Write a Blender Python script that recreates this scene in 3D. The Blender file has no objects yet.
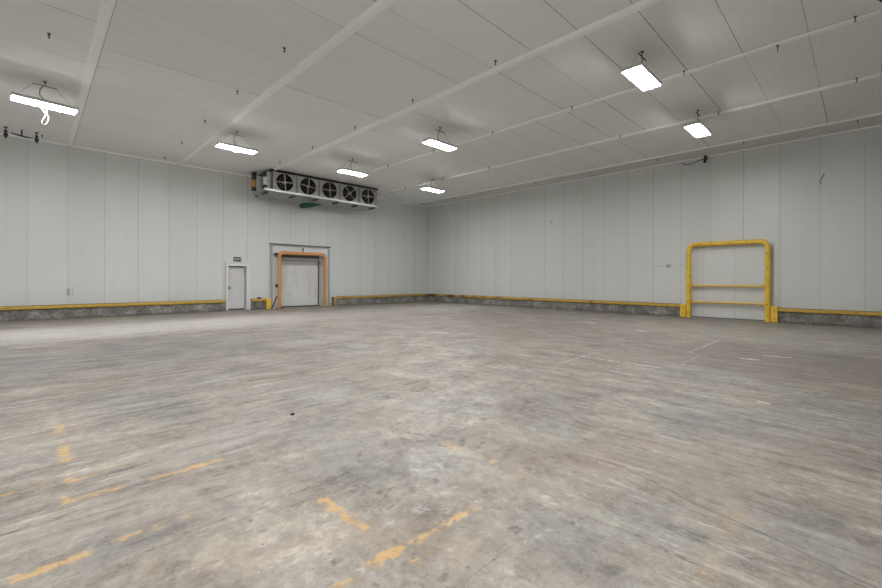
import bpy, math, random
from mathutils import Vector, Matrix
random.seed(7)
D = bpy.data
SC = bpy.context.scene
COL = SC.collection
PI = math.pi
X0, Y0, CZ = 18.58, 20.12, 6.27          # far corner of the hall, ceiling height
XL, YN = -9.5, -6.0                      # the two walls behind the camera

# ------------------------------------------------------------------ mesh builder
class MB:
    def __init__(s): s.v = []; s.f = []; s.sm = []
    def add(s, vs, fs, smooth=False):
        n = len(s.v); s.v += [Vector(v) for v in vs]
        s.f += [tuple(i + n for i in f) for f in fs]; s.sm += [smooth] * len(fs)
        return s
    def box(s, x0, x1, y0, y1, z0, z1):
        vs = [(x, y, z) for x in (x0, x1) for y in (y0, y1) for z in (z0, z1)]
        return s.add(vs, [(0,1,3,2),(4,6,7,5),(0,4,5,1),(2,3,7,6),(0,2,6,4),(1,5,7,3)])
    def bbox(s, x0, x1, y0, y1, z0, z1, b=.01):
        # box with chamfered edges
        vs, idx = [], {}
        X, Y, Z = (x0, x1), (y0, y1), (z0, z1)
        for i in (0,1):
            for j in (0,1):
                for k in (0,1):
                    sx, sy, sz = (1-2*i)*b, (1-2*j)*b, (1-2*k)*b
                    p = (X[i], Y[j], Z[k])
                    for a, o in ((0,(0,sy,sz)),(1,(sx,0,sz)),(2,(sx,sy,0))):
                        idx[(i,j,k,a)] = len(vs); vs.append((p[0]+o[0], p[1]+o[1], p[2]+o[2]))
        f = []
        for i in (0,1): f.append([idx[(i,j,k,0)] for j,k in ((0,0),(1,0),(1,1),(0,1))])
        for j in (0,1): f.append([idx[(i,j,k,1)] for i,k in ((0,0),(1,0),(1,1),(0,1))])
        for k in (0,1): f.append([idx[(i,j,k,2)] for i,j in ((0,0),(1,0),(1,1),(0,1))])
        for j in (0,1):
            for k in (0,1): f.append([idx[(0,j,k,1)],idx[(1,j,k,1)],idx[(1,j,k,2)],idx[(0,j,k,2)]])
        for i in (0,1):
            for k in (0,1): f.append([idx[(i,0,k,0)],idx[(i,1,k,0)],idx[(i,1,k,2)],idx[(i,0,k,2)]])
        for i in (0,1):
            for j in (0,1): f.append([idx[(i,j,0,0)],idx[(i,j,1,0)],idx[(i,j,1,1)],idx[(i,j,0,1)]])
        for i in (0,1):
            for j in (0,1):
                for k in (0,1): f.append([idx[(i,j,k,a)] for a in range(3)])
        return s.add(vs, [tuple(q) for q in f])
    def tube(s, pts, r, n=12, caps=True, r1=None):
        pts = [Vector(p) for p in pts]; m = len(pts); vs = []; fs = []
        t0 = (pts[1]-pts[0]).normalized()
        up = Vector((0,0,1)) if abs(t0.z) < .9 else Vector((1,0,0))
        nrm = t0.cross(up).normalized()
        for i, p in enumerate(pts):
            if i == 0: t = t0
            elif i == m-1: t = (pts[i]-pts[i-1]).normalized()
            else: t = ((pts[i+1]-pts[i]).normalized() + (pts[i]-pts[i-1]).normalized()).normalized()
            nrm = (nrm - t*nrm.dot(t)).normalized(); b = t.cross(nrm)
            rr = r if r1 is None else (r[i] if isinstance(r, (list,tuple)) else r+(r1-r)*i/(m-1))
            if isinstance(r, (list,tuple)): rr = r[i]
            for k in range(n):
                a = 2*PI*k/n; vs.append(p + nrm*math.cos(a)*rr + b*math.sin(a)*rr)
        for i in range(m-1):
            for k in range(n):
                fs.append((i*n+k, i*n+(k+1)%n, (i+1)*n+(k+1)%n, (i+1)*n+k))
        s.add(vs, fs, True)
        if caps:
            s.add(vs[:n], [tuple(range(n))[::-1]]); s.add(vs[-n:], [tuple(range(n))])
        return s
    def cyl(s, a, b, r, n=16): return s.tube([a, b], r, n)
    def ring_plate(s, cx, cz, y, x0, x1, z0, z1, R, n=48):
        # rectangular plate in the xz plane with a round hole, 2 cm thick
        out, inn = [], []
        for k in range(n):
            a = 2*PI*k/n; c, d = math.cos(a), math.sin(a)
            inn.append((cx+R*c, cz+R*d))
            tx = ((x1 if c > 0 else x0)-cx)/c if abs(c) > 1e-9 else 1e9
            tz = ((z1 if d > 0 else z0)-cz)/d if abs(d) > 1e-9 else 1e9
            t = min(tx, tz); out.append((cx+t*c, cz+t*d))
        vs = [(p[0], y, p[1]) for p in inn] + [(p[0], y, p[1]) for p in out]
        fs = [(k, (k+1)%n, n+(k+1)%n, n+k) for k in range(n)]
        return s.add(vs, fs)
    def build(s, name, mat, parent=None, origin=(0,0,0), loc=None):
        me = D.meshes.new(name); o = Vector(origin)
        me.from_pydata([v-o for v in s.v], [], s.f); me.update()
        import bmesh
        bm = bmesh.new(); bm.from_mesh(me); bmesh.ops.recalc_face_normals(bm, faces=bm.faces); bm.to_mesh(me); bm.free()
        for p, q in zip(me.polygons, s.sm): p.use_smooth = q
        me.materials.append(mat)
        ob = D.objects.new(name, me); COL.objects.link(ob)
        if parent is not None: ob.parent = parent
        elif loc is not None: ob.location = loc
        return ob

def arc(c, r, a0, a1, u, w, n=8):
    c, u, w = Vector(c), Vector(u), Vector(w)
    return [c + u*r*math.cos(a0+(a1-a0)*i/n) + w*r*math.sin(a0+(a1-a0)*i/n) for i in range(n+1)]
def tag(o, label=None, cat=None, group=None, kind=None):
    if label: o['label'] = label
    if cat: o['category'] = cat
    if group: o['group'] = group
    if kind: o['kind'] = kind
    return o
def empty(name, loc, label, cat, group=None):
    o = D.objects.new(name, None); COL.objects.link(o); o.location = loc; o.empty_display_size = .1
    return tag(o, label, cat, group)
def struct(name, mb, mat, parent=None):
    o = mb.build(name, mat, parent)
    if parent is None: o['kind'] = 'structure'
    return o
def copy_tree(o, parent=None):
    c = o.copy(); COL.objects.link(c)
    if parent is not None: c.parent = parent
    for ch in [q for q in o.children]: copy_tree(ch, c)
    return c

# ------------------------------------------------------------------ node helpers
class NB:
    def __init__(s, name):
        s.m = D.materials.new(name); s.m.use_nodes = True
        s.nt = s.m.node_tree; s.N = s.nt.nodes; s.L = s.nt.links
        s.bsdf = s.N['Principled BSDF']
        s.co = s.N.new('ShaderNodeTexCoord').outputs['Object']
        sp = s.N.new('ShaderNodeSeparateXYZ'); s.L.new(s.co, sp.inputs[0])
        s.x, s.y, s.z = sp.outputs
    def _in(s, sock, v):
        if isinstance(v, bpy.types.NodeSocket): s.L.new(v, sock)
        else: sock.default_value = v
    def m_(s, op, a, b=None, c=None, clamp=False):
        n = s.N.new('ShaderNodeMath'); n.operation = op; n.use_clamp = clamp
        s._in(n.inputs[0], a)
        if b is not None: s._in(n.inputs[1], b)
        if c is not None: s._in(n.inputs[2], c)
        return n.outputs[0]
    def add(s, a, b): return s.m_('ADD', a, b)
    def sub(s, a, b): return s.m_('SUBTRACT', a, b)
    def mul(s, a, b): return s.m_('MULTIPLY', a, b)
    def mx(s, a, b): return s.m_('MAXIMUM', a, b)
    def mn(s, a, b): return s.m_('MINIMUM', a, b)
    def mr(s, v, a, b, c=0., d=1., smooth=True):
        n = s.N.new('ShaderNodeMapRange'); n.interpolation_type = 'SMOOTHSTEP' if smooth else 'LINEAR'
        s._in(n.inputs[0], v)
        for i, q in enumerate((a, b, c, d)): s._in(n.inputs[i+1], q)
        return n.outputs[0]
    def vec(s, x, y, z=0.):
        n = s.N.new('ShaderNodeCombineXYZ')
        for i, q in enumerate((x, y, z)): s._in(n.inputs[i], q)
        return n.outputs[0]
    def noise(s, v, scale, detail=3., rough=.55, dist=0., col=False):
        n = s.N.new('ShaderNodeTexNoise'); s._in(n.inputs['Vector'], v)
        n.inputs['Scale'].default_value = scale; n.inputs['Detail'].default_value = detail
        n.inputs['Roughness'].default_value = rough; n.inputs['Distortion'].default_value = dist
        return n.outputs['Color' if col else 'Fac']
    def mix(s, f, a, b, mode='MIX'):
        n = s.N.new('ShaderNodeMix'); n.data_type = 'RGBA'; n.blend_type = mode
        s._in(n.inputs[0], f)
        for i, q in ((6, a), (7, b)):
            if isinstance(q, (tuple, list)): n.inputs[i].default_value = (*q, 1.)
            else: s._in(n.inputs[i], q)
        return n.outputs[2]
    def bump(s, h, strength=.3, dist=.01):
        n = s.N.new('ShaderNodeBump'); n.inputs['Strength'].default_value = strength
        n.inputs['Distance'].default_value = dist; s.L.new(h, n.inputs['Height'])
        s.L.new(n.outputs[0], s.bsdf.inputs['Normal'])
    def out(s, col, rough=.5, metal=0., spec=None):
        if isinstance(col, (tuple, list)): s.bsdf.inputs['Base Color'].default_value = (*col, 1.)
        else: s.L.new(col, s.bsdf.inputs['Base Color'])
        s._in(s.bsdf.inputs['Roughness'], rough); s._in(s.bsdf.inputs['Metallic'], metal)
        if spec is not None: s.bsdf.inputs['Specular IOR Level'].default_value = spec
        return s.m
    def groove(s, c, base, pitch, w):
        # 1 on a thin line every «pitch» metres starting at «base»
        t = s.m_('FRACT', s.m_('DIVIDE', s.sub(c, base-pitch/2), pitch))
        d = s.mul(s.m_('ABSOLUTE', s.sub(t, .5)), pitch)
        return s.mr(d, w*.5, w, 1., 0.)
    def boxmask(s, px, py, x0, x1, y0, y1, soft=.02):
        dx = s.sub(s.m_('ABSOLUTE', s.sub(px, (x0+x1)/2)), abs(x1-x0)/2)
        dy = s.sub(s.m_('ABSOLUTE', s.sub(py, (y0+y1)/2)), abs(y1-y0)/2)
        return s.mr(s.mx(dx, dy), -soft, soft, 1., 0.)
    def blob(s, px, py, cx, cy, rx, ry):
        a = s.m_('DIVIDE', s.sub(px, cx), rx); b = s.m_('DIVIDE', s.sub(py, cy), ry)
        return s.mr(s.add(s.mul(a, a), s.mul(b, b)), 0., 1., 1., 0.)

WALLC = (.675, .690, .668)
def wall_mat(name, axis, base, marks=(), pitch=1.037):
    b = NB(name); c = b.x if axis == 'x' else b.y
    seam = b.groove(c, base, pitch, .014)
    t = b.noise(b.vec(c, b.mul(b.z, .06), 0.), 1.3, 3.)
    ribs = b.groove(c, base+.052, pitch/10, .012)
    pn = b.m_('FLOOR', b.m_('DIVIDE', b.sub(c, base), pitch))
    wn = b.N.new('ShaderNodeTexWhiteNoise'); wn.noise_dimensions = '1D'; b.L.new(pn, wn.inputs['W'])
    col = b.mix(wn.outputs['Value'], tuple(q*.975 for q in WALLC), tuple(q*1.02 for q in WALLC))
    col = b.mix(b.mul(b.mr(t, .35, .75), .10), col, (.42, .43, .40))
    sm = b.noise(b.vec(b.mul(c, 3.), b.mul(b.z, .8), b.mul(b.x, .1)), 1.6, 5., .6)
    col = b.mix(b.mul(b.mr(sm, .55, .8), .10), col, (.40, .40, .37))
    low = b.mr(b.add(b.z, b.mul(sm, .6)), .6, 1.5, 1., 0.)
    col = b.mix(b.mul(low, .10), col, (.40, .39, .36))
    col = b.mix(b.mul(ribs, .10), col, (.30, .30, .29))
    col = b.mix(b.mul(seam, b.mr(wn.outputs['Value'], 0., 1., .12, .5)), col, (.16, .16, .15))
    for (u0, u1, z0, z1, k, cc) in marks:
        mm = b.boxmask(b.add(c, b.mul(b.sub(sm, .5), .3)), b.add(b.z, b.mul(b.sub(b.noise(b.co, 6., 2.), .5), .25)), u0, u1, z0, z1, .02)
        col = b.mix(b.mul(mm, k), col, cc)
    h = b.sub(b.mul(b.noise(b.vec(b.mul(c, 6.), b.mul(b.z, .3), 0.), 1.5, 2.), .5), b.add(ribs, b.mul(seam, 2.)))
    b.bump(h, .35, .006)
    return b.out(col, b.mr(sm, .3, .8, .34, .52), 0., .5)

def paint(name, c, chip=(.10, .06, .03), amount=.62, dirt=.35, rough=.42):
    b = NB(name)
    n = b.noise(b.co, 3.2, 6., .65); n2 = b.noise(b.co, 18., 4., .6)
    col = b.mix(b.mr(n, .3, .7), tuple(q*.88 for q in c), tuple(min(1, q*1.08) for q in c))
    col = b.mix(b.mul(b.mr(n2, .5, .8), dirt), col, tuple(q*.45 for q in c))
    col = b.mix(b.mr(b.add(b.mul(n, .5), b.mul(n2, .5)), amount, amount+.03), col, chip)
    b.bump(n2, .1, .004)
    return b.out(col, rough, 0., .5)
def metal(name, c, rough=.4, met=.8, var=.3, sc=6.):
    b = NB(name); n = b.noise(b.co, sc, 5., .6)
    col = b.mix(b.mul(b.mr(n, .35, .75), var), c, tuple(q*.45 for q in c))
    return b.out(col, b.mr(n, .3, .7, rough, rough+.15), met)
def plain(name, c, rough=.6, var=.15):
    b = NB(name); n = b.noise(b.co, 9., 4.)
    return b.out(b.mix(b.mul(n, var*2), c, tuple(q*.6 for q in c)), rough)
def emit(name, c, st):
    b = NB(name); b.bsdf.inputs['Emission Color'].default_value = (*c, 1.)
    b.bsdf.inputs['Emission Strength'].default_value = st
    return b.out((.9, .9, .9), .4)

M = {}
M['wall_left'] = wall_mat('white wall panels', 'x', -.13, [
    (2.30, 2.52, 3.10, 3.13, .5, (.9, .9, .9)), (.86, .92, .80, 1.05, .5, (.08, .08, .08)), (1.0, 1.03, .85, 1.15, .5, (.1, .1, .1))])
M['wall_right'] = wall_mat('white wall panels along the guarded door', 'y', -.07, [
    (5.0, 6.1, 2.00, 2.02, .35, (.2, .2, .2)), (5.5, 5.65, 1.93, 2.08, .6, (.12, .12, .12)),
    (10.9, 10.97, 4.3, 4.4, .6, (.1, .1, .1)), (8.7, 9.3, 2.95, 3.0, .2, (.3, .3, .28))])
M['wall_plain'] = wall_mat('white wall panels behind', 'x', -.13)
M['wall_plain_y'] = wall_mat('white wall panels at the side', 'y', -.07)
M['door_panel'] = wall_mat('white flush door panel', 'y', 3.3, pitch=1.0)

# ceiling: panels with seams across the hall
b = NB('white ceiling panels')
seam = b.groove(b.y, .735, 1.041, .011)
wn = b.N.new('ShaderNodeTexWhiteNoise'); wn.noise_dimensions = '2D'
b.L.new(b.vec(b.m_('FLOOR', b.m_('DIVIDE', b.sub(b.y, .735), 1.041)), b.m_('FLOOR', b.m_('DIVIDE', b.sub(b.x, 1.0), 3.28))), wn.inputs['Vector'])
n = b.noise(b.co, .5, 4.); n2 = b.noise(b.vec(b.mul(b.x, .5), b.mul(b.y, 4.), 0.), 1.5, 4.)
col = b.mix(wn.outputs['Value'], (.83, .835, .825), (.86, .865, .855))
col = b.mix(b.mul(b.mr(n2, .5, .8), .10), col, (.4, .4, .38))
wn2 = b.N.new('ShaderNodeTexWhiteNoise'); wn2.noise_dimensions = '2D'
b.L.new(b.vec(b.m_('FLOOR', b.m_('DIVIDE', b.sub(b.y, .735-.52), 1.041)), b.m_('FLOOR', b.m_('DIVIDE', b.sub(b.x, 1.0), 3.28))), wn2.inputs['Vector'])
sk = b.mul(b.mul(b.mr(wn2.outputs['Value'], .15, .8, .12, .8), b.mr(b.noise(b.co, 1.1, 2.), .3, .6, .5, 1.)), b.mr(b.y, 9., 15., 1., .3))
col = b.mix(b.mul(seam, sk), col, (.09, .09, .085))
for xj, kj in ((1.028, .45), (4.433, .6), (7.648, .35), (10.714, .5)):  # dark joint and shadow lines painted along the strips
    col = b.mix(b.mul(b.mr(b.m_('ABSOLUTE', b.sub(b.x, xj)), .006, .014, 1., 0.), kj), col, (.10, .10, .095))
b.bump(b.sub(b.mul(n, .3), seam), .3, .006)
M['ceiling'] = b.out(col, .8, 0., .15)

# ------------------------------------------------------------------ floor
def floor_mat():
    b = NB('worn concrete slab')
    x, y = b.x, b.y
    P = b.co
    big = b.noise(P, .35, 4., .6); mid = b.noise(P, 1.4, 5., .62, .4)
    run = b.add(b.sub(x, y), b.mul(b.sub(mid, .5), 3.))                        # which way the forklifts ran
    wx = b.mr(run, .2, -3.6, .12, 1.); wy = b.mr(run, .2, 2.2, .12, 1.); wi = b.sub(1.12, b.mx(wx, wy))
    def blend(a, c, i): return b.m_('DIVIDE', b.add(b.add(b.mul(a, wx), b.mul(c, wy)), b.mul(i, wi)), b.add(b.add(wx, wy), wi))
    sx = b.noise(b.vec(b.mul(x, .75), b.mul(y, 4.2), 1.), 1.5, 10., .72, .5)
    sy = b.noise(b.vec(b.mul(x, 4.2), b.mul(y, 1.0), 5.), 1.5, 10., .72, .5)
    st = blend(sx, sy, b.noise(b.vec(x, y, 8.), 1.5, 9., .7, .6))
    fx = b.noise(b.vec(b.mul(x, 2.2), b.mul(y, 12.), 2.), 3.2, 8., .78, .3)
    fy = b.noise(b.vec(b.mul(x, 12.), b.mul(y, 2.2), 7.), 3.2, 8., .78, .3)
    ft = blend(fx, fy, b.noise(b.vec(x, y, 18.), 7., 7., .7, .5))
    fine = b.noise(P, 34., 6., .72); grit = b.noise(P, 11., 6., .7, .5)
    tone = b.add(b.add(b.mul(st, .32), b.mul(mid, .20)), b.add(b.mul(ft, .18), b.add(b.mul(grit, .19), b.mul(fine, .11))))
    cr = b.N.new('ShaderNodeValToRGB'); b.L.new(tone, cr.inputs[0]); e = cr.color_ramp.elements
    e[0].position = .41; e[0].color = (.105, .096, .088, 1)
    e[1].position = .59; e[1].color = (.53, .495, .45, 1)
    for p, c in ((.455, (.19, .175, .161)), (.50, (.27, .250, .228)), (.545, (.355, .330, .300))):
        q = e.new(p); q.color = (*c, 1)
    col = cr.outputs[0]
    # warm and cool patches
    hue = b.noise(b.vec(b.mul(x, .8), b.mul(y, .9), 9.), .9, 5., .6, .6)
    col = b.mix(b.mul(b.mr(hue, .48, .68), .36), col, (.34, .265, .20))
    col = b.mix(b.mul(b.mr(hue, .5, .3), .30), col, (.235, .245, .262))
    rose = b.noise(b.vec(x, y, 21.), .8, 4., .6)
    col = b.mix(b.mul(b.mr(rose, .50, .68), .22), col, (.36, .275, .245))
    wob = b.mul(b.sub(b.noise(b.vec(x, y, 3.), .8, 4., .6), .5), 1.)
    X = b.add(x, b.mul(wob, 2.2)); Y = b.add(y, b.mul(b.sub(hue, .5), 2.6))
    Ysb = b.add(y, b.mul(b.sub(sx, .5), 3.4))
    lay = b.mr(b.add(b.sub(x, y), b.mul(b.sub(mid, .5), 3.)), -.5, 3.5, 1.06, .90)  # slab colour darkened to the right, painting in the weaker light there
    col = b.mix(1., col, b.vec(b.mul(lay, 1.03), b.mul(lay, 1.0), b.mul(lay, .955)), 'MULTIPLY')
    def zone(mask, k, c):
        nonlocal col
        col = b.mix(b.mul(mask, k), col, c)
    # pale worn band in front of the left wall, darker strip at its foot
    zone(b.mul(b.mr(b.m_('ABSOLUTE', b.sub(Ysb, 14.9)), .6, 2.7, 1., 0.), b.mr(x, 3., 9., 1., .45)), .62, (.60, .575, .54))
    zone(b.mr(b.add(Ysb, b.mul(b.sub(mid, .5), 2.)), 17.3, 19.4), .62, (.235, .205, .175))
    zone(b.mul(b.mr(b.m_('ABSOLUTE', b.sub(Ysb, 10.2)), .8, 2.6, 1., 0.), b.mr(x, 2.2, 5.5, 1., 0.)), .40, (.19, .188, .19))
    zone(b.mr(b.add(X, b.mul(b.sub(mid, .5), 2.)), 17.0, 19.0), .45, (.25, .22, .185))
    zone(b.mul(b.mr(b.m_('ABSOLUTE', b.sub(X, 14.2)), 1., 3.6, 1., 0.), b.mr(y, 12., 4., 0., 1.)), .32, (.40, .37, .315))
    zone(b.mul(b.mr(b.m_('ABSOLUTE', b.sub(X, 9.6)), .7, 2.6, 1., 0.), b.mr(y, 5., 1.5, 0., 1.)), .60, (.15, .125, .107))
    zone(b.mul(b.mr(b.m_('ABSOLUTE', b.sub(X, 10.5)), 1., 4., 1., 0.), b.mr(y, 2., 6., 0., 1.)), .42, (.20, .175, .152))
    for cx, cy, rx, ry, k, c in (
        (4.3, 9.0, .75, .8, .55, (.56, .56, .56)), (5.0, 7.6, .3, .5, .5, (.58, .58, .57)), (5.3, 9.4, .5, 1.3, .35, (.52, .50, .47)),
        (2.6, 4.7, .5, .35, .45, (.50, .52, .52)), (3.3, 3.2, 1.0, .55, .30, (.52, .50, .47)), (5.2, 5.6, .9, .5, .30, (.50, .45, .39)),
        (1.2, 4.0, .7, .35, .3, (.48, .47, .45)), (2.4, 2.2, .55, .45, .30, (.43, .43, .41)), (3.5, 2.0, .5, .35, .28, (.43, .44, .42)),
        (1.6, 2.9, .4, .3, .30, (.22, .22, .22)), (1.9, 3.6, .5, .3, .35, (.21, .21, .22)), (2.6, 5.6, .6, .4, .35, (.24, .23, .23)),
        (.4, 2.75, .35, .12, .45, (.16, .16, .16)), (-.1, 3.15, .3, .12, .45, (.17, .18, .18)), (8.2, 5.3, 1., .5, .3, (.48, .44, .40)),
        (4.2, 1.0, 1., .5, .25, (.23, .23, .22)), (5.4, .6, 1.2, .5, .25, (.24, .23, .21)), (3.1, .2, .35, .3, .22, (.22, .22, .21))):
        zone(b.mul(b.blob(b.add(x, b.mul(wob, .5)), b.add(y, b.mul(b.sub(mid, .5), 1.2)), cx, cy, rx, ry), b.mr(ft, .35, .6)), k, c)
    # dark rubber scuffs and pale scrapes following the same two directions
    scx = b.noise(b.vec(b.mul(x, 1.1), b.mul(y, 11.), 11.), 1.0, 5., .62, .3)
    scy = b.noise(b.vec(b.mul(x, 11.), b.mul(y, 1.1), 13.), 1.0, 5., .62, .3)
    sc = blend(scx, scy, b.noise(b.vec(x, y, 19.), 3.5, 6., .65, .5))
    zone(b.mul(b.mr(sc, .54, .62), b.mr(ft, .46, .54)), .72, (.085, .08, .076))
    zone(b.mul(b.mr(sc, .45, .37), b.mr(ft, .46, .56)), .5, (.60, .575, .54))
    zone(b.mul(b.mr(ft, .56, .66), b.mr(mid, .4, .6)), .42, (.11, .10, .092))
    zone(b.mul(b.mr(ft, .44, .36), b.mr(grit, .42, .6)), .34, (.56, .53, .49))
    pit = b.noise(P, 22., 3., .5)
    zone(b.mr(pit, .68, .73), .6, (.08, .078, .075))
    zone(b.mr(b.noise(b.vec(x, y, 31.), 27., 3., .5), .71, .77), .5, (.60, .58, .55))
    # paint: px, py jittered so that the edges crumble
    jx = b.add(x, b.mul(b.sub(b.noise(b.vec(x, y, 41.), 9., 4.), .5), .07))
    jy = b.add(y, b.mul(b.sub(b.noise(b.vec(x, y, 43.), 9., 4.), .5), .07))
    def lines(L, thr):
        tot = None
        for x0, x1, y0, y1, k in L:
            q = b.mul(b.boxmask(jx, jy, min(x0,x1), max(x0,x1), min(y0,y1), max(y0,y1), .035), k)
            tot = q if tot is None else b.mx(tot, q)
        return tot
    w = .045
    yel = lines([(.12,.47,3.61-w,3.61+w,1.), (.60,1.10,3.60-w,3.60+w,1.), (-.08,.22,2.86-w,2.86+w,1.), (.33,.46,2.88-w,2.88+w,.8),
        (.49,.57,2.88-w,2.88+w,.8), (.64,.82,2.88-w,2.88+w,.7), (-.2,.12,4.03-w,4.03+w,.85), (.2,.36,3.98-w,3.98+w,.8), (.37,.6,4.05-w,4.05+w,.6),
        (-.25,.16,5.28-w,5.28+w,.6), (.16,.85,5.34-w,5.30+w,.75), (-.12,.25,6.41-w,6.41+w,.6), (.14,.24,5.2,5.6,1.), (.15,.24,4.38,4.85,1.), (.16,.24,3.9,4.1,.9),
        (.12,.2,3.6,3.8,.8), (1.0,1.12,1.68,1.76,.9), (1.2,1.46,1.70,1.79,1.), (1.46,1.72,1.68,1.76,.9), (1.70,2.02,1.69,1.77,.9),
        (1.38,1.44,1.55,1.75,.8), (1.34,1.41,2.0,2.5,1.1), (1.30,1.36,2.3,2.5,.9), (2.5,2.78,1.74,1.82,.6), (2.56,2.64,2.3,2.62,.9), (2.58,2.66,1.75,2.2,.55),
        (3.76,3.84,1.25,1.5,.65), (4.94,5.04,.95,1.15,.8), (2.24,3.2,.48,.57,.5), (4.05,4.12,.5,.8,.5), (2.6,3.2,2.85,2.92,.5), (3.8,4.9,2.86,2.93,.5),
        (3.78,3.85,2.7,3.6,.5), (2.55,2.63,3.2,4.2,.4), (5.0,6.2,1.7,1.77,.3), (3.76,3.83,3.9,4.8,.5), (6.2,6.27,.8,1.8,.3)], 0)
    pn = b.add(b.mul(b.noise(b.vec(x, y, 51.), 9., 9., .8, .6), .5), b.mul(ft, .5))
    pw = b.mr(pn, .40, .60, 0., 1., False)
    ym = b.mr(b.add(pw, b.mul(yel, .72)), 1.02, 1.30)
    ym = b.mul(ym, b.mr(yel, 0., .25))
    zone(ym, .60, (.74, .42, .12))
    halo = b.mul(b.mr(yel, .0, .9), b.mr(mid, .3, .6))
    zone(halo, .22, (.50, .34, .17))
    wht = lines([(6.13,6.2,6.0,7.1,.9), (6.18,6.25,5.4,5.88,.9), (6.5,8.05,3.64,3.72,.7), (7.36,7.44,2.3,3.35,.9), (9.3,11.9,2.37,2.46,.7),
        (10.05,10.17,.92,1.35,1.), (7.85,9.25,2.14,2.22,.55), (6.14,6.22,.74,.88,1.2), (4.0,4.07,-.4,.5,.4), (6.05,6.12,.2,.55,.6), (3.72,3.78,.1,.42,.5),
        (9.3,9.5,1.3,1.6,.9), (13.3,13.6,6.3,6.6,1.2), (12.2,12.5,4.3,4.55,1.), (14.2,15.6,.2,.3,.5), (11.8,12.,.3,.9,.5)], 0)
    wm = b.mul(b.mr(b.add(pw, b.mul(wht, .80)), .98, 1.2), b.mr(wht, 0., .25))
    zone(wm, .75, (.62, .61, .59))
    # fine saw-cut joint and two cracks
    cx = b.add(x, b.mul(b.sub(b.noise(b.vec(b.mul(x, .2), y, 61.), 2.2, 4.), .5), .10))
    crack = b.mul(b.mr(b.m_('ABSOLUTE', b.sub(cx, b.add(b.mul(y, .30), 2.86))), .004, .010, 1., 0.), b.mul(b.mr(y, 1.5, 1.1), b.mr(y, -2., -1.8)))
    zone(crack, .6, (.09, .088, .085))
    cy = b.add(y, b.mul(b.sub(b.noise(b.vec(x, b.mul(y, .2), 63.), 2.2, 4.), .5), .08))
    crack2 = b.mul(b.mr(b.m_('ABSOLUTE', b.sub(cy, 1.33)), .004, .010, 1., 0.), b.mul(b.mr(x, 1.45, 1.6), b.mr(x, 2.1, 1.9)))
    zone(crack2, .25, (.09, .088, .085))
    sk = b.mul(b.boxmask(jx, jy, 2.62, 2.72, .60, .80, .03), b.mr(fy, .47, .56)); zone(sk, .75, (.06, .06, .06))
    sk = b.mul(b.boxmask(jx, jy, 3.4, 3.5, .05, .22, .03), b.mr(fy, .47, .56)); zone(sk, .6, (.07, .07, .07))
    b.bump(b.add(b.mul(fine, .5), b.add(b.mul(grit, .5), b.mul(ft, .5))), .25, .004)
    return b.out(col, b.mr(st, .35, .65, .62, .46), 0., .45)
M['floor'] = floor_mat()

# curb concrete
b = NB('dirty curb concrete')
n = b.noise(b.co, 1.8, 7., .72); n2 = b.noise(b.co, 14., 5., .7)
t = b.add(b.mul(n, .6), b.mul(n2, .4))
cr = b.N.new('ShaderNodeValToRGB'); b.L.new(t, cr.inputs[0]); e = cr.color_ramp.elements
e[0].position = .38; e[0].color = (.11, .104, .096, 1); e[1].position = .64; e[1].color = (.50, .48, .45, 1)
q = e.new(.49); q.color = (.20, .19, .175, 1); q = e.new(.56); q.color = (.31, .295, .275, 1)
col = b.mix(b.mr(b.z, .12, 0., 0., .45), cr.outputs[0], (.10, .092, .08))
b.bump(t, .8, .03); M['curb'] = b.out(col, .85)

YEL, ORG = (.66, .40, .045), (.62, .29, .10)
M['yellow'] = paint('yellow safety paint', (.82, .52, .05), amount=.66, dirt=.2)
M['yellow_dull'] = paint('dull yellow paint', (.50, .33, .07), amount=.57, dirt=.5)
M['orange'] = paint('faded orange paint', ORG, amount=.64, dirt=.4)
M['chipped'] = paint('worn crossbar paint', (.76, .51, .14), (.20, .12, .07), .595, .35)
# rail with a rusty top that is worst on the long right wall
for nm in ('rail', 'rail_rusty'):
    b = NB('scraped yellow rail paint')
    n = b.noise(b.co, .9, 4., .6); n2 = b.noise(b.co, 12., 5., .65)
    rust = b.mix(n2, (.085, .04, .025), (.17, .085, .05))
    col = b.mix(b.mr(n2, .35, .75), (.60, .385, .06), (.44, .28, .055))
    thr = .62 if nm == 'rail' else b.mr(b.y, -5.5, 5.5, .585, .475, False)
    col = b.mix(b.mr(b.add(b.mul(n, .65), b.mul(n2, .35)), thr, b.add(thr, .04)), col, rust)
    b.bump(n2, .2, .005); M[nm] = b.out(col, .5)
M['rust'] = paint('rusted steel', (.12, .065, .04), (.05, .03, .02), .55)
M['cap'] = plain('dark gap strip', (.085, .08, .07), .8)  # dark colour of the strip above the left-wall rails
M['trim'] = plain('off-white painted trim', (.70, .70, .69), .45, .06)
M['strip'] = plain('white ceiling strip', (.95, .95, .94), .55, .01)
M['soffit'] = plain('grey-white edge panel', (.71, .715, .70), .7, .05)
M['frame_grey'] = plain('grey painted frame', (.40, .415, .42), .5, .1)
M['track'] = plain('grey door track', (.27, .275, .28), .5, .08)
M['frame_dark'] = plain('dark grey edge', (.15, .155, .16), .6)
b = NB('scuffed white door')
n = b.noise(b.vec(b.mul(b.x, 3.), 0., b.mul(b.z, .7)), 1.4, 6., .65)
n2 = b.noise(b.co, 8., 5., .65)
col = b.mix(b.mr(n, .45, .75), (.70, .70, .69), (.55, .545, .52))
col = b.mix(b.mr(n2, .64, .72, 0., .4), col, (.22, .20, .18))
M['dock_leaf'] = b.out(col, .5)
M['leaf'] = plain('pale grey door paint', (.66, .645, .665), .4, .05)
M['steel'] = metal('galvanised steel', (.42, .42, .41), .42, .55, .5)
M['steel_bright'] = metal('bright aluminium edge', (.80, .80, .78), .35, .35, .2)
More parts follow.
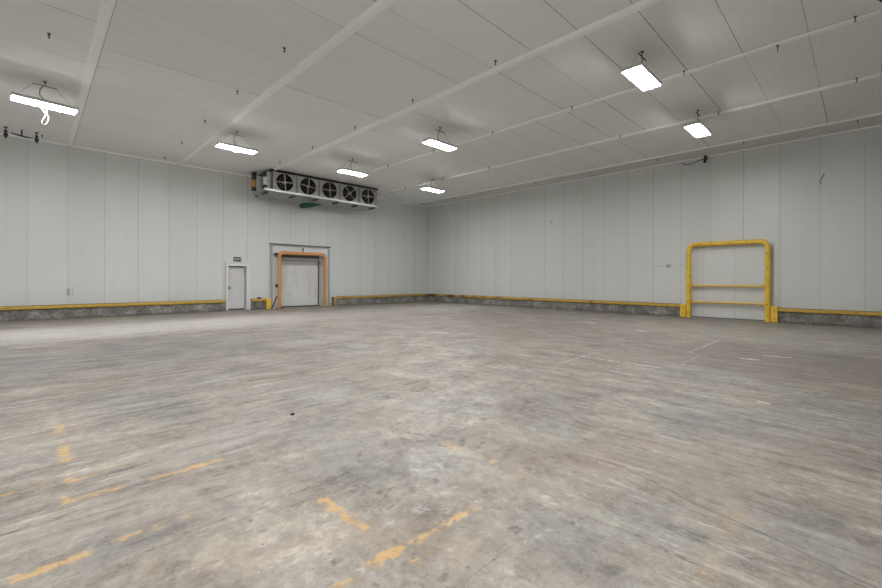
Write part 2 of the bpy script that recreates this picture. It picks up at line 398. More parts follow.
M['steel_dark'] = metal('grimy dark steel', (.10, .10, .10), .5, .5, .4)
M['fan_panel'] = metal('dusty grey fan panel', (.46, .46, .44), .5, .2, .4)
M['duct'] = plain('blackened fan duct', (.018, .015, .014), .8)
M['guard'] = plain('grey fan guard', (.36, .34, .32), .5)
M['blade'] = plain('brown-black fan blade', (.014, .011, .010), .7)
M['hub'] = plain('pale motor hub', (.60, .52, .48), .5)
M['insul'] = plain('dark pipe insulation', (.075, .08, .08), .8)
M['amber'] = plain('amber pipe label', (.62, .36, .09), .6)
M['white_plastic'] = plain('white plastic', (.62, .63, .66), .4, .05)
M['black'] = plain('black plastic', (.015, .015, .015), .5)
M['black_metal'] = plain('black hardware', (.03, .03, .032), .45)
M['green'] = plain('dark green cloth', (.006, .06, .034), .75, .3)
M['housing'] = plain('light housing', (.58, .58, .57), .45, .05)
M['cord_grey'] = plain('grey flex', (.12, .12, .12), .6)
M['cord_white'] = plain('white cord', (.85, .85, .85), .5, .02)
M['sign'] = plain('dark exit sign face', (.035, .042, .038), .4)
M['letter'] = plain('pale sign lettering', (.46, .49, .46), .5, .05)
M['lens'] = emit('lit lamp lens', (.985, .995, 1.), 66.)

# ------------------------------------------------------------------ the setting
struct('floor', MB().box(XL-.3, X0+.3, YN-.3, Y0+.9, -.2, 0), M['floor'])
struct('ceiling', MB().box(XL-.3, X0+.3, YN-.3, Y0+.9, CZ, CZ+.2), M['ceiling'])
DX0, DX1, DZ = 6.30, 7.08, 2.02           # personnel door opening
KX0, KX1, KZ = 8.66, 11.04, 2.78          # loading door opening
w = MB(); T = .75
w.box(XL-.3, DX0, Y0, Y0+T, 0, CZ).box(DX0, DX1, Y0, Y0+T, DZ, CZ).box(DX1, KX0, Y0, Y0+T, 0, CZ)
w.box(KX0, KX1, Y0, Y0+T, KZ, CZ).box(KX1, X0+.3, Y0, Y0+T, 0, CZ)
struct('wall_left', w, M['wall_left'])
struct('wall_right', MB().box(X0, X0+.3, YN-.3, Y0, 0, CZ), M['wall_right'])
struct('wall_near', MB().box(XL-.3, X0, YN-.3, YN, 0, CZ), M['wall_plain'])
struct('wall_side', MB().box(XL-.3, XL, YN, Y0, 0, CZ), M['wall_plain_y'])
# ceiling strips (cover channels over the panel joints)
k = 0
for xa, xb, dep in ((.85, 1.02, .06), (4.245, 4.425, .06), (7.47, 7.64, .06), (10.72, 10.87, .025), (14.0, 14.13, .05)):
    k += 1
    m = MB(); y = YN; 
    while y < Y0:
        y2 = min(y+2.77, Y0)
        c = dep*.6
        m.add([(q, w_, z_) for w_ in (y, y2-.015) for q, z_ in ((xa, CZ), (xa+c, CZ-dep), (xb-.01, CZ-dep), (xb, CZ))],
              [(0,1,2,3), (4,7,6,5), (0,4,5,1), (1,5,6,2), (2,6,7,3), (0,3,7,4)])
        y = y2
    struct('trim_%d' % k, m, M['strip'])
struct('trim_6', MB().box(17.33, 17.39, YN, Y0, CZ-.05, CZ), M['strip'])
struct('trim_7', MB().box(17.39, X0, YN, Y0, CZ-.02, CZ), M['soffit'])
# coves where the walls meet the ceiling and each other
struct('trim_8', MB().box(XL, X0-.03, Y0-.03, Y0, CZ-.06, CZ), M['strip'])
struct('trim_9', MB().box(X0-.03, X0, YN, Y0, CZ-.06, CZ-.02), M['strip'])
struct('trim_10', MB().box(X0-.09, X0, Y0-.09, Y0, .5, CZ-.06), M['wall_left'])
# curbs at the foot of the walls
CT, CH = .17, .47
struct('baseboard_left_1', MB().bbox(XL, 6.17, Y0-CT, Y0, 0, CH, .012), M['curb'])
struct('baseboard_left_2', MB().bbox(7.27, 8.16, Y0-CT, Y0, 0, CH, .012), M['curb'])
struct('baseboard_left_3', MB().bbox(11.52, X0-.01, Y0-CT, Y0, 0, CH, .012), M['curb'])
struct('baseboard_right_1', MB().bbox(X0-CT, X0, 4.9, Y0-CT-.01, 0, CH, .012), M['curb'])
struct('baseboard_right_2', MB().bbox(X0-CT, X0, YN, 2.2, 0, CH, .012), M['curb'])

# door 1: white personnel door
m = MB(); P = .09
m.bbox(6.17, DX0, Y0-P, Y0, 0, 2.17).bbox(DX1, 7.27, Y0-P, Y0, 0, 2.17).bbox(DX0, DX1, Y0-P, Y0, DZ, 2.17)
d1 = struct('door_1', m, M['trim'])
m = MB().bbox(DX0+.012, DX1-.02, Y0+.10, Y0+.15, .07, DZ-.035, .004); lf = m.build('door_leaf', M['leaf'], d1)
MB().box(DX0, DX1, Y0+.16, Y0+.2, 0, DZ).build('door_stop', M['frame_dark'], d1)
m = MB().cyl((6.375, Y0+.10, 1.02), (6.375, Y0+.03, 1.02), .014).tube([(6.375, Y0+.03, 1.02), (6.48, Y0+.03, 1.02)], .012)
m.box(6.35, 6.40, Y0+.092, Y0+.10, .95, 1.10); m.build('door_handle', M['steel_dark'], lf)
for z in (.3, 1.0, 1.75): MB().cyl((7.065, Y0+.085, z-.05), (7.065, Y0+.085, z+.05), .012, 8).build('hinge', M['steel_dark'], lf)

# door 2: loading door in its wide frame
m = MB()
m.bbox(8.20, 8.30, Y0-.07, Y0, 0, 3.12).bbox(11.27, 11.38, Y0-.07, Y0, 0, 3.12)
m.bbox(8.30, 11.27, Y0-.05, Y0, 3.05, 3.12, .004)
d2 = struct('door_2', m, M['frame_grey'])
MB().box(8.16, 11.42, Y0-.11, Y0, 3.12, 3.17).build('drip_ledge', M['frame_dark'], d2)
m = MB().box(8.30, KX0, Y0-.025, Y0, 0, 3.05).box(KX1, 11.27, Y0-.025, Y0, 0, 3.05).box(KX0, KX1, Y0-.025, Y0, KZ, 3.05)
m.build('facing', M['trim'], d2)
m = MB().box(KX0, KX0+.02, Y0, Y0+.42, 0, KZ).box(KX1-.02, KX1, Y0, Y0+.42, 0, KZ).box(KX0, KX1, Y0, Y0+.42, KZ-.02, KZ)
m.build('jamb_lining', M['trim'], d2)
lf = MB().bbox(KX0+.05, KX1-.10, Y0+.42, Y0+.50, .05, 2.40, .006).build('door_leaf', M['dock_leaf'], d2)
m = MB().box(9.20, 9.212, Y0+.412, Y0+.42, 1.2, 2.45).box(KX0+.1, 9.2, Y0+.412, Y0+.42, 1.20, 1.215).box(KX0+.1, 9.2, Y0+.412, Y0+.42, 1.75, 1.758)
m.build('panel_joint', M['frame_grey'], lf)
MB().box(KX0+.02, KX1-.02, Y0+.40, Y0+.48, 2.35, 2.53).build('door_track', M['track'], d2)
MB().box(KX0, KX1, Y0+.51, Y0+.56, 0, KZ).build('door_seal', M['frame_dark'], d2)
m = MB().box(9.80, 9.90, Y0-.08, Y0-.025, 2.97, 3.0).box(9.84, 9.86, Y0-.10, Y0-.03, 2.82, 3.0).tube([(9.84, Y0-.09, 2.84), (9.80, Y0-.10, 2.78)], .014)
m.build('hook', M['black_metal'], d2)

# door 3: flush white door behind the yellow guard frame
m = MB().box(X0-.045, X0, 2.20, 4.88, .02, 2.80)
d3 = struct('door_3', m, M['door_panel'])
MB().box(X0-.05, X0, 2.20, 4.88, 0, .035).build('threshold', M['frame_dark'], d3)
MB().box(X0-.05, X0-.045, 2.22, 4.86, .47, .478).build('crossbar_shadow', M['frame_grey'], d3)  # thin grey line painting the lower crossbar's shadow onto the door

# ------------------------------------------------------------------ guard rails on the curbs
def rail(name, a, b, axis, label, ends=(), post=None, mat='rail'):
    """yellow edge rail bolted along the top front edge of a curb; a/b run along the axis"""
    if axis == 'x': f = lambda u, v, z: (u, Y0-v, z)
    else: f = lambda u, v, z: (X0-v, u, z)
    o = f((a+b)/2, CT, .37)
    r = empty(name, o, label, 'guard rail', 'yellow edge rails on the curbs')
    def bx(u0, u1, v0, v1, z0, z1, bev=.012):
        p, q = f(u0, v0, z0), f(u1, v1, z1)
        return (min(p[0],q[0]), max(p[0],q[0]), min(p[1],q[1]), max(p[1],q[1]), z0, z1, bev)
    MB().bbox(*bx(a, b, CT, CT+.07, .37, .495, .02)).build('rail_bar', M[mat], r, o)
    MB().bbox(*bx(a, b, .005, CT, .471, .50, .004)).build('top_flange', M['cap' if axis == 'x' else 'rust'], r, o)
    u = a+.5
    while u < b:
        MB().cyl(f(u, CT+.068, .43), f(u, CT+.078, .43), .016, 8).build('bolt', M['rust'], r, o); u += 1.4
    if post is not None:
        for (u0, u1, v1, zt) in post:
            pb = MB().bbox(*bx(u0, u1, 0 if axis=='x' and u0>8.1 else CT, v1, 0, zt, .012)).build('end_post', M['yellow'], r, o)
            for z in (.14, .40):
                MB().cyl(f((u0+u1)/2, v1-.002, z), f((u0+u1)/2, v1+.012, z), .02, 8).build('bolt', M['black_metal'], pb, o)
    return r
rail('guard_rail', XL+.01, 6.165, 'x', 'long straight yellow rail on the curb left of the white personnel door')
rail('guard_rail', 7.275, 8.02, 'x', 'short yellow rail with square end post between personnel door and orange frame', post=[(7.93, 8.15, CT+.10, .50)])
rail('guard_rail', 11.82, X0-CT-.08, 'x', 'dull yellow rail with bent end running from loading door to room corner', mat='yellow_dull')
rr = [o for o in COL.objects if o.name.startswith('guard_rail')][-1]
o = rr.location
pts = [(11.84, Y0-CT-.035, .432)] + arc((11.73, Y0-CT-.035, .322), .11, PI/2, PI, (1,0,0), (0,0,1), 6) + [(11.62, Y0-CT-.035, .0)]
MB().tube(pts, .062, 12).build('bent_end', M['yellow_dull'], rr, o)
rail('guard_rail', 5.0, Y0-CT-.08, 'y', 'rust-streaked yellow rail from room corner to the yellow guard frame', post=[(4.845, 5.04, CT+.16, .50)], mat='rail_rusty')
rail('guard_rail', YN+.01, 2.16, 'y', 'clean bright yellow rail right of the yellow guard frame', post=[(2.02, 2.21, CT+.16, .56)])

# ------------------------------------------------------------------ goal-post guard frames
r0 = empty('pipe_barrier', (18.23, 3.53, 0), 'tall yellow pipe guard frame with two crossbars by right wall', 'pipe barrier')
o = r0.location; R = .085; fx = 18.32; ya, yb, zt = 2.30, 4.755, 2.825; br = .23
pts = [(fx, yb, .0), (fx, yb, zt-br)] + arc((fx, yb-br, zt-br), br, 0, PI/2, (0,1,0), (0,0,1), 8)[1:] + \
      arc((fx, ya+br, zt-br), br, PI/2, PI, (0,1,0), (0,0,1), 8) + [(fx, ya, .0)]
MB().tube(pts, R, 20).build('pipe_frame', M['yellow'], r0, o)
for z in (1.235, .605):
    cb = MB().tube([(fx+.05, ya+R*.7, z), (fx+.05, yb-R*.7, z)], .047, 12).build('crossbar', M['chipped'], r0, o)
    for y in (ya+R+.03, yb-R-.03): MB().bbox(fx-.02, fx+.10, y-.015, y+.015, z-.075, z+.075, .005).build('bracket', M['yellow'], cb, o)
for y, z in [(y, z) for y in (ya, yb) for z in (.2, .6, 1.23, 1.9, 2.4)] + [(2.9, zt), (4.0, zt), (4.35, zt)]:
    MB().cyl((fx-R+.008, y, z), (fx-R-.012, y, z), .018, 8).build('bolt', M['black_metal'], r0, o)

r1 = empty('pipe_barrier', (9.7, 19.72, 0), 'faded orange pipe guard frame around the white loading door', 'pipe barrier')
o = r1.location; fy = 19.72; R = .085; xa, xb, zt = 8.49, 10.91, 2.71; br = .2
pts = [(xa, fy, 0), (xa, fy, zt-br)] + arc((xa+br, fy, zt-br), br, PI, PI/2, (1,0,0), (0,0,1), 8)[1:] + \
      arc((xb-br, fy, zt-br), br, PI/2, 0, (1,0,0), (0,0,1), 8) + [(xb, fy, 0)]
MB().tube(pts, R, 18).build('pipe_frame', M['orange'], r1, o)
MB().bbox(xa-.17, xa+.17, fy-.17, fy+.17, 0, .025, .006).build('base_plate', M['rust'], r1, o)
MB().bbox(xb-.15, xb+.15, fy-.15, fy+.15, 0, .025, .006).build('base_plate', M['yellow_dull'], r1, o)
MB().tube([(xb, fy, .02), (xb, fy, .34)], R+.012, 18).build('post_sleeve', M['yellow_dull'], r1, o)
for x in (xa-.02, xb+.02): MB().box(x-.03, x+.03, fy+.05, Y0-.02, 2.50, 2.58).build('wall_bracket', M['frame_grey'], r1, o)
m = MB().bbox(8.37, 8.43, fy-.02, Y0-.02, 2.58, 2.70, .01); m.build('corner_clamp', M['rust'], r1, o)

cb = MB().bbox(8.30, 8.404, fy-.05, fy+.05, 1.04, 1.19, .01).build('control_box', M['black'], None, (8.37, fy, 1.04), (8.37, fy, 1.04))
tag(cb, 'small black control box on the left post of the orange frame', 'control box')
m = MB().tube([(8.17, fy+.12, .0), (8.36, fy-.03, .62)], .03, 8)
st = m.build('leaning_bar', M['black_metal'], None, (8.17, fy+.12, 0), (8.17, fy+.12, 0))
tag(st, 'black bar leaning against the left post of the orange frame', 'bar')

# little box and looping cable on the short curb
bxo = MB().bbox(7.55, 7.70, Y0-CT-.06, Y0-CT+.06, .502, .57, .008).build('junction_box', M['black'], None, (7.62, Y0-CT, .502), (7.62, Y0-CT, .502))
tag(bxo, 'small black box on top of the short yellow rail', 'junction box')
yy = Y0-CT-.10
pts = [(7.78, yy, .40), (7.76, yy, .30), (7.70, yy, .17), (7.62, yy-.02, .08), (7.54, yy-.02, .05), (7.45, yy-.02, .09), (7.38, yy, .2), (7.37, yy, .30), (7.42, yy+.02, .37)]
cbl = MB().tube(pts, .016, 8).build('cable', M['black_metal'], None, (7.6, yy, .05), (7.6, yy, .05))
tag(cbl, 'dark cable looping below the short yellow rail', 'cable')

# EXIT sign
es = empty('exit_sign', (6.69, Y0, 2.25), 'dark rectangular exit sign with pale letters above personnel door', 'sign')
o = es.location
MB().bbox(6.52, 6.85, Y0-.045, Y0, 2.245, 2.435, .008).build('sign_face', M['sign'], es, o)
cu = D.curves.new('lettering', 'FONT'); cu.body = 'EXIT'; cu.size = .155; cu.align_x = 'CENTER'; cu.extrude = .003; cu.offset = .004
tmp = D.objects.new('tmp_text', cu); COL.objects.link(tmp)
bpy.context.view_layer.update()
me = D.meshes.new_from_object(tmp.evaluated_get(bpy.context.evaluated_depsgraph_get()))
D.objects.remove(tmp, do_unlink=True)
for v in me.vertices: v.co = Vector((v.co.x, -.05-v.co.z, v.co.y+.032))
me.materials.clear(); me.materials.append(M['letter'])
lt = D.objects.new('lettering', me); COL.objects.link(lt); lt.parent = es

# ------------------------------------------------------------------ evaporator (cooling unit with five fans)
U = Vector((10.2, 18.7, 5.2))
ev = empty('evaporator_unit', U, 'long grey ceiling-hung cooling unit with five dark round fans', 'cooling unit')
FY, BY, ZT, ZB = 18.08, 19.25, 6.16, 5.33
def part(mb, name, mat, parent=ev): return mb.build(name, M[mat], parent, U)
m = MB().box(7.46, 13.00, FY+.30, BY, ZB, ZT)
m.box(7.44, 7.46, FY, BY, ZB, ZT).box(13.00, 13.03, FY, BY, ZB, ZT).box(7.44, 13.03, FY, FY+.32, ZT-.02, ZT).box(7.44, 13.03, FY, FY+.32, ZB, ZB+.02)
cas = part(m, 'casing', 'steel')
centers = [8.01, 9.12, 10.23, 11.34, 12.45]
for i, cx in enumerate(centers):
    m = MB().ring_plate(cx, 5.745, FY, cx-.545, cx+.545, ZB+.01, ZT-.01, .385)
    m.box(cx-.555, cx-.52, FY-.05, FY+.02, ZB, ZT).box(cx+.50, cx+.53, FY-.035, FY, ZB+.01, ZT-.01).box(cx-.475, cx-.455, FY-.03, FY, ZB+.03, ZT-.03).box(cx+.435, cx+.455, FY-.03, FY, ZB+.03, ZT-.03).box(cx-.5, cx+.5, FY-.03, FY, ZT-.05, ZT-.02)
    fp = part(m, 'fan_panel', 'fan_panel')
    part(MB().box(cx-.572, cx-.552, FY-.055, FY-.01, ZB, ZT), 'panel_divider', 'steel_dark', fp)
    m = MB()
    n = 40
    vs = [(cx+r*math.cos(2*PI*k/n), y, 5.745+r*math.sin(2*PI*k/n)) for (r, y) in ((.385, FY-.005), (.375, FY-.03), (.36, FY-.03), (.355, FY+.26)) for k in range(n)]
    fs = [(j*n+k, j*n+(k+1)%n, (j+1)*n+(k+1)%n, (j+1)*n+k) for j in range(3) for k in range(n)]
    fs.append(tuple(3*n+k for k in range(n)))
    m.add(vs, fs, False); part(m, 'fan_duct', 'duct', fp)
    m = MB()                                              # swept blades
    for bl in range(5):
        a0 = 2*PI*bl/5 + i*.4
        V = []
        for rr_, da in ((.07, .25), (.18, .42), (.33, .50)):
            for t, yy_ in ((-1, .06), (0, .10), (1, .15)):
                a = a0 + t*da + rr_*.6; V.append((cx+rr_*math.cos(a), FY+yy_, 5.745+rr_*math.sin(a)))
        m.add(V, [(0,1,4,3),(1,2,5,4),(3,4,7,6),(4,5,8,7)], True)
    part(m, 'fan_blades', 'blade', fp)
    m = MB(); rot = {0: .08, 1: -.12, 2: .05, 3: .72, 4: .02}[i]
    for k in range(4):
        a = rot + k*PI/2
        m.tube([(cx, FY-.035, 5.745), (cx+.375*math.cos(a), FY-.035, 5.745+.375*math.sin(a))], .026, 6)
    for rr_ in (.13, .25):
        m.tube([(cx+rr_*math.cos(2*PI*k/24), FY-.035, 5.745+rr_*math.sin(2*PI*k/24)) for k in range(25)], .003, 5, False)
    part(m, 'fan_guard', 'guard', fp)
    part(MB().cyl((cx, FY-.07, 5.745), (cx, FY+.12, 5.745), .05, 14), 'fan_motor', 'hub', fp)
# drain pan: bright front lip, sloping underside
m = MB()
vs = [(7.08, FY-.09, 5.27), (12.98, FY-.09, 5.24), (12.98, FY-.09, 5.31), (7.08, FY-.09, 5.345), (7.08, BY+.03, 5.20), (12.98, BY+.03, 5.18), (12.98, BY+.03, 5.33), (7.08, BY+.03, 5.345)]
m.add(vs, [(0,1,2,3),(4,7,6,5),(0,3,7,4),(1,5,6,2),(0,4,5,1),(3,2,6,7)])
pan = part(m, 'drain_pan', 'steel')
m = MB().add([(7.07, FY-.10, 5.265), (12.99, FY-.10, 5.235), (12.99, FY-.10, 5.32), (7.07, FY-.10, 5.355), (7.07, FY-.085, 5.265), (12.99, FY-.085, 5.235), (12.99, FY-.085, 5.32), (7.07, FY-.085, 5.355)],
    [(0,1,2,3),(4,7,6,5),(0,3,7,4),(1,5,6,2),(0,4,5,1),(3,2,6,7)])
part(m, 'pan_lip', 'steel_bright', pan)
for cx in (7.25, 8.45, 9.57, 10.68, 11.79, 12.85):
    part(MB().bbox(cx-.03, cx+.03, FY-.03, FY+.50, 5.155, 5.225, .006), 'support_channel', 'steel_dark')
# hanging rails and rods
part(MB().box(7.4, 13.06, FY-.02, FY+.08, ZT-.01, CZ-.02), 'hanging_rail', 'duct')
part(MB().box(7.4, 13.06, BY-.1, BY, ZT+.005, CZ-.045), 'hanging_rail', 'steel_dark')
for cx in (7.6, 9.6, 11.4, 12.95):
    for y in (FY+.03, BY-.05): part(MB().cyl((cx, y, ZT), (cx, y, CZ-.001), .012, 6), 'hanger_rod', 'black_metal')
# end compartment: headers, valves, insulation, junction box
for y in (18.35, 18.6, 18.85): part(MB().cyl((7.36, y, 5.36), (7.36, y, 6.12), .03, 10), 'coil_header', 'steel')
for q in range(7):
    z = 5.45+q*.1
    part(MB().tube([(7.45, 18.95, z), (7.38, 18.95, z), (7.34, 19.0, z), (7.38, 19.05, z), (7.45, 19.05, z)], .012, 6), 'return_bend', 'steel')
part(MB().box(7.40, 7.43, 18.2, 18.32, 5.36, 6.1), 'end_bracket', 'steel')
part(MB().box(7.08, 7.22, 18.84, 18.88, 5.34, 6.02), 'end_bracket', 'steel_bright')
part(MB().box(7.24, 7.36, 18.10, 18.13, 5.34, 6.1), 'end_bracket', 'fan_panel')
part(MB().bbox(7.10, 7.28, 18.12, 18.26, 5.52, 5.86, .01), 'electrical_box', 'white_plastic')
part(MB().bbox(7.12, 7.30, 18.14, 18.30, 5.36, 5.52, .01), 'valve_block', 'black')
part(MB().tube([(7.18, 19.15, 6.02), (7.22, 18.95, 6.04), (7.30, 18.5, 6.13), (7.46, 18.2, 6.20), (7.62, 18.1, 6.20)], .05, 10), 'suction_pipe', 'insul')
ri = part(MB().tube([(7.12, 19.28, 5.42), (7.12, 19.28, 6.24)], .11, 14), 'riser_pipe', 'insul')
part(MB().tube([(7.12, 19.28, 5.58), (7.12, 19.28, 5.90)], .118, 14), 'pipe_label', 'amber', ri)
part(MB().tube([(7.18, 19.26, 5.95), (7.26, 19.0, 5.92), (7.30, 18.7, 5.80), (7.32, 18.6, 5.5)], .028, 8), 'liquid_line', 'steel')
part(MB().tube([(7.16, 19.28, 5.36), (7.14, 19.28, 5.22), (7.22, 19.24, 5.16), (7.28, 19.2, 5.22)], .03, 8), 'drain_trap', 'black_metal')
part(MB().tube([(7.2, 18.5, 5.7), (7.3, 18.4, 6.0), (7.42, 18.2, 6.08)], .018, 8), 'flex_hose', 'black_metal')
part(MB().tube([(7.28, 18.7, 5.4), (7.25, 18.5, 5.9), (7.28, 18.4, 6.18)], .016, 8), 'flex_hose', 'black_metal')
part(MB().cyl((7.36, 18.15, 5.97), (7.36, 18.15, 6.04), .035, 10), 'valve_cap', 'amber')
# cable to the right end
part(MB().tube([(13.03, 18.2, 6.0), (13.08, 18.15, 5.9), (12.95, 18.03, 6.05), (12.7, 18.03, 6.08)], .018, 6), 'fan_cable', 'black_metal')
part(MB().tube([(13.03, 18.7, 5.95), (13.4, 18.6, 6.02), (14.0, 17.9, 6.19), (14.06, 17.0, 6.205)], .012, 6), 'conduit', 'steel')
# green bag
g = MB().tube([(9.02, 18.7, 4.93), (9.06, 18.7, 4.93), (9.14, 18.7, 4.93), (9.32, 18.7, 4.97), (9.55, 18.7, 5.02), (9.75, 18.7, 5.06), (9.92, 18.7, 5.08), (10.02, 18.7, 5.09), (10.12, 18.7, 5.115)],
    [.05, .10, .125, .125, .115, .085, .045, .03, .02], 14, True, 1)
g = g.tube([(9.57, 18.7, 5.10), (9.57, 18.7, 5.13)], .012, 6)
gb = g.build('cloth_bag', M['green'], None, (9.57, 18.7, 5.0), (9.57, 18.7, 5.0))
tag(gb, 'dark green tapered cloth bag hanging under the cooling unit', 'bag')

# ------------------------------------------------------------------ lamps
def make_lamp():
    r = empty('high_bay_lamp', (0, 0, CZ), 'x', 'ceiling lamp')
    hb = -.575                                            # underside of the housing, below the ceiling
    def p(mb, n, mt, par=r): return mb.build(n, M[mt], par)
    h = p(MB().bbox(-.575, .575, -.20, .20, hb, hb+.075, .008), 'housing', 'housing')
    m = MB().bbox(-.572, .572, -.180, .180, hb-.018, hb+.002, .002)
    p(m, 'lens', 'lens', h)
    for q in (-.59, .572): p(MB().bbox(q, q+.018, -.205, .205, hb-.001, hb+.082, .004), 'end_cap', 'housing', h)
    p(MB().bbox(-.22, .22, -.06, .06, hb+.075, hb+.105, .008), 'driver_box', 'housing', h)
    p(MB().cyl((0, 0, 0), (0, 0, -.02), .035, 12).cyl((0, 0, 0), (0, 0, -.12), .010, 8).bbox(-.22, .22, -.012, .012, -.12, -.105, .003), 'mounting_bar', 'black_metal')
    for s in (-1, 1):
        p(MB().tube([(s*.20, 0, -.12), (s*.52, 0, hb+.076)], .0035, 5), 'suspension_wire', 'steel')
    return r
lamp = make_lamp()
def cord(r, pts, mat='cord_grey', name='power_cord', rad=.011):
    MB().tube(pts, rad, 7).build(name, M[mat], r)
lamps = [
    (.21, 14.08, .10, 'lit white strip lamp with a dangling white cord loop, farthest left on the ceiling'),
    (4.76, 14.38, 0, 'lit strip lamp on the ceiling left of the cooling unit, second from left'),
    (9.13, 14.33, 0, 'lit strip lamp hanging just in front of the cooling unit fans'),
    (13.57, 14.36, 0, 'small far lit lamp nearest the room corner'),
    (9.20, 9.40, .02, 'lit lamp in the middle of the ceiling, just above the small corner lamp'),
    (9.15, 3.26, 0, 'largest brightest lit panel lamp, upper right of the ceiling'),
    (13.45, 3.27, 0, 'farthest right lit lamp, short and square-looking, high before the right wall'),
]
hidden = [(4.76, 3.26), (.21, 3.26), (-4.3, 14.3), (-4.3, 8.8), (-4.3, 3.26), (.21, -2.2), (-4.3, -2.2)]  # unseen: first inferred from its ceiling glow, the others added to brighten the hall
for i, (x, y, rz, lab) in enumerate(lamps + [(a, c, 0, 'unseen strip lamp outside the picture that fills in light') for a, c in hidden]):
    r = lamp if i == 0 else copy_tree(lamp)
    r.location = (x, y, CZ); r.rotation_euler.z = rz
    r['label'] = lab; r['group'] = 'high bay lamps on the ceiling'
allL = [o for o in COL.objects if o.name.startswith('high_bay_lamp')]
hb = -.48
for i, r in enumerate(allL):
    if i in (5, 6): pts = [(0, 0, -.11), (.06, .02, -.2), (.02 if i == 5 else .22, .01, -.35), (.05 if i == 5 else .35, 0, hb)]
    else: pts = [(-.03, 0, -.11), (-.09, 0, -.22), (-.10, 0, -.35), (-.02, 0, -.44), (.02, 0, hb)]
    cord(r, pts)
L0 = allL[0]; z = -.605
cord(L0, [(-.10, 0, z+.02), (-.09, 0, z-.04), (-.02, 0, z-.14), (.05, 0, z-.22), (.065, 0, z-.30), (.03, 0, z-.42), (-.02, 0, z-.455), (-.055, 0, z-.43), (-.05, 0, z-.36), (.0, 0, z-.25), (.03, 0, z-.16), (.03, 0, z-.05), (.02, 0, z+.02)], 'cord_white', 'pull_cord', .0085)
cord(allL[1], [(-.12, .05, z), (-.10, .05, z-.05), (-.03, .05, z-.07), (.02, .05, z-.03), (.02, .05, z)], 'cord_white', 'pull_cord', .010)

# ------------------------------------------------------------------ sprinkler heads in a regular grid
m = MB().cyl((0, 0, .01), (0, 0, -.018), .035, 12).cyl((0, 0, -.015), (0, 0, -.10), .013, 8)
m.bbox(-.035, .035, -.012, .012, -.035, -.02, .002)
m.tube([(-.018, 0, -.07), (-.02, 0, -.10), (-.006, 0, -.12)], .004, 5).tube([(.018, 0, -.07), (.02, 0, -.10), (.006, 0, -.12)], .004, 5)
m.cyl((0, 0, -.12), (0, 0, -.126), .026, 12)
head = m.build('sprinkler_head', M['black_metal'])
cols = [(.22, 'farthest left column'), (3.73, 'column left of the second ceiling strip'), (7.25, 'column left of the third ceiling strip'),
        (10.68, 'column along the fourth ceiling strip'), (13.96, 'column along the fifth ceiling strip'), (17.6, 'column nearest the right wall')]
ordn = ['nearest', 'second', 'third', 'fourth', 'fifth', 'sixth', 'seventh', 'eighth']
seen = {0: [1, 2, 4], 1: [3, 4, 5, 6, 7], 2: [2, 3, 4, 5, 6], 3: [0, 1, 2, 3, 4, 5], 4: [0, 1, 2, 4, 5, 6], 5: [0, 1, 2, 3, 4, 5, 6, 7]}
seen[0] = [4, 7]
first = True
def put_head(x, y, lab, s=.74):
    global first
    h = head if first else head.copy()
    if not first: COL.objects.link(h)
    first = False
    h.location = (x, y, CZ if x < 17.39 else CZ-.02); h.scale = (s, s, s)
    tag(h, lab, 'sprinkler head', 'sprinkler heads on the ceiling')
for c, (x, cn) in enumerate(cols):
    for q, k in enumerate(seen[c]):
        y = .09+2.79*k
        pos = 'nearest the camera' if q == 0 else ('farthest from camera' if q == len(seen[c])-1 else '%s from camera' % ordn[q])
        put_head(x, y - (.2 if k == 7 else 0), 'sprinkler head %s, %s' % (pos, cn))

# ceiling hardware near the left end of the left wall
def hanger(x, y, lab):
    m = MB().cyl((0, 0, .01), (0, 0, -.03), .07, 12).cyl((0, 0, -.03), (0, 0, -.16), .02, 8).tube([(0, 0, -.12), (0, 0, -.19)], .06, 10)
    m.tube([(0, 0, -.22), (0, 0, -.30), (0, 0, -.36), (0, 0, -.42)], [.065, .085, .055, .02], 12, True, 1).cyl((0, 0, -.16), (0, 0, -.24), .02, 8)
    h = m.build('insulator', M['black_metal']); h.location = (x, y, CZ); h.scale = (.7, .7, .85)
    return tag(h, lab, 'hanger', 'black insulators on the ceiling by the left wall')
hanger(-.62, 19.2, 'black hanging insulator at the far left edge of the ceiling')
hanger(.09, 19.2, 'black hanging insulator right of the dark hanging crossbar')
m = MB().cyl((0, 0, .01), (0, 0, -.20), .018, 8).tube([(-.25, 0, -.16), (-.05, .0, -.20), (.12, 0, -.22), (.27, 0, -.21)], [.016, .028, .028, .014], 8, True, 1)
h = m.build('hanging_crossbar', M['black_metal']); h.location = (-.26, 19.2, CZ)
tag(h, 'dark crossbar on a short stem hanging between two black insulators', 'crossbar')
# hook on the fourth ceiling strip
m = MB().cyl((0, 0, 0), (0, 0, -.03), .02, 8).tube([(0, 0, -.02), (0, 0, -.07), (.02, 0, -.1), (.0, 0, -.12)], .008, 6)
h = m.build('ceiling_hook', M['black_metal']); h.location = (10.80, 1.21, CZ-.03)
tag(h, 'tiny dark hook on the fourth ceiling strip near the upper right', 'hook')
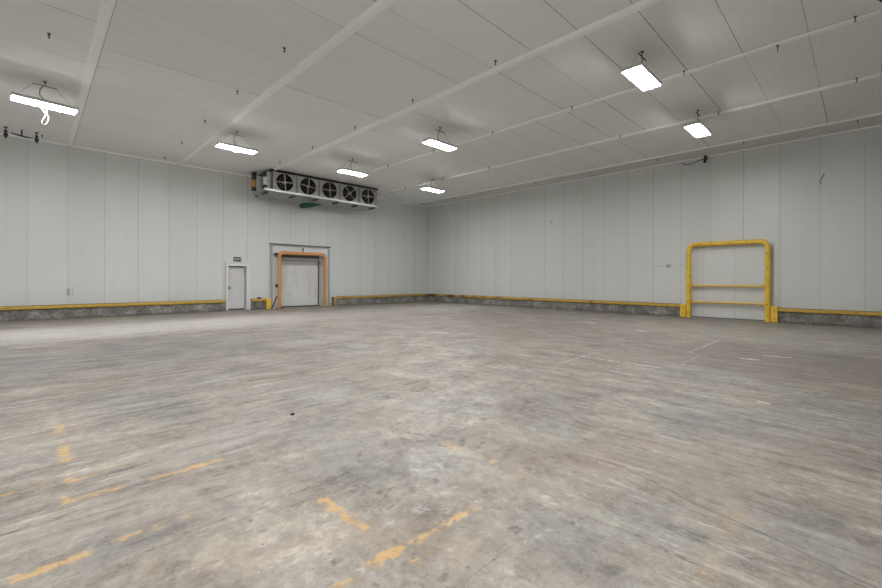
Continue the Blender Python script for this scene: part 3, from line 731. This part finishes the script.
# camera on the right wall with its cable
sc_ = empty('security_camera', (X0, 4.24, 6.12), 'small black camera with a trailing cable high on right wall', 'camera')
o = sc_.location
MB().bbox(X0-.16, X0, 4.18, 4.27, 6.10, 6.18, .008).build('bracket', M['black_metal'], sc_, o)
MB().tube([(X0-.14, 4.22, 6.24), (X0-.15, 4.25, 5.98)], .05, 12).build('camera_body', M['black'], sc_, o)
MB().tube([(X0-.10, 4.27, 6.13), (X0-.08, 4.5, 6.10), (X0-.05, 4.7, 6.05), (X0-.04, 4.85, 6.03), (X0-.03, 4.98, 6.07), (X0-.01, 5.05, 6.15)], .016, 7).build('cable', M['cord_grey'], sc_, o)
# small wall hook with wire
m = MB().cyl((X0, .88, 4.93), (X0-.05, .88, 4.93), .022, 8).tube([(X0-.03, .88, 4.92), (X0-.03, .93, 4.83), (X0-.03, .97, 4.72), (X0-.02, .94, 4.62)], .012, 6)
h = m.build('wall_hook', M['cord_grey'], None, (X0, .88, 4.93), (X0, .88, 4.93))
tag(h, 'tiny hook with a bent wire high on right wall near the picture edge', 'hook')
# black cable sagging from the ceiling at the upper right
m = MB().tube([(9.95, -.07, CZ), (9.97, -.10, CZ-.03), (10.02, -.16, CZ-.09), (10.15, -.27, CZ-.17), (10.3, -.5, CZ-.15), (10.35, -.8, CZ)], .017, 8)
h = m.build('cable', M['black'], None, (9.95, -.07, CZ), (9.95, -.07, CZ))
tag(h, 'thick black cable sagging from the ceiling at top right corner', 'cable')
# rubber scrap on the floor
m = MB().bbox(-.035, .035, -.025, .025, 0, .03, .012)
h = m.build('rubber_scrap', M['black']); h.location = (1.97, 4.24, 0); h.scale = (.6, .6, .8)
tag(h, 'tiny black scrap lying alone on the concrete floor', 'debris')

# ------------------------------------------------------------------ camera, world, colour
f_px, yaw, sh, roll = 414.44, .7782, -14.76, .0033
cd = D.cameras.new('camera'); cam = D.objects.new('camera', cd); COL.objects.link(cam)
cd.sensor_fit = 'HORIZONTAL'; cd.sensor_width = 36.; cd.lens = 36.*f_px/882; cd.shift_y = sh/882
cd.clip_start = .05; cd.clip_end = 200
cam.matrix_world = Matrix.Translation((0, 0, 1.45)) @ Matrix.Rotation(-yaw, 4, 'Z') @ Matrix.Rotation(PI/2, 4, 'X') @ Matrix.Rotation(roll, 4, 'Z')
SC.camera = cam
w = D.worlds.new('world'); SC.world = w; w.use_nodes = True
w.node_tree.nodes['Background'].inputs[0].default_value = (.02, .02, .02, 1)
vs = SC.view_settings
vs.view_transform = 'Standard'; vs.look = 'None'; vs.gamma = 1.; vs.use_curve_mapping = False; vs.exposure = .60
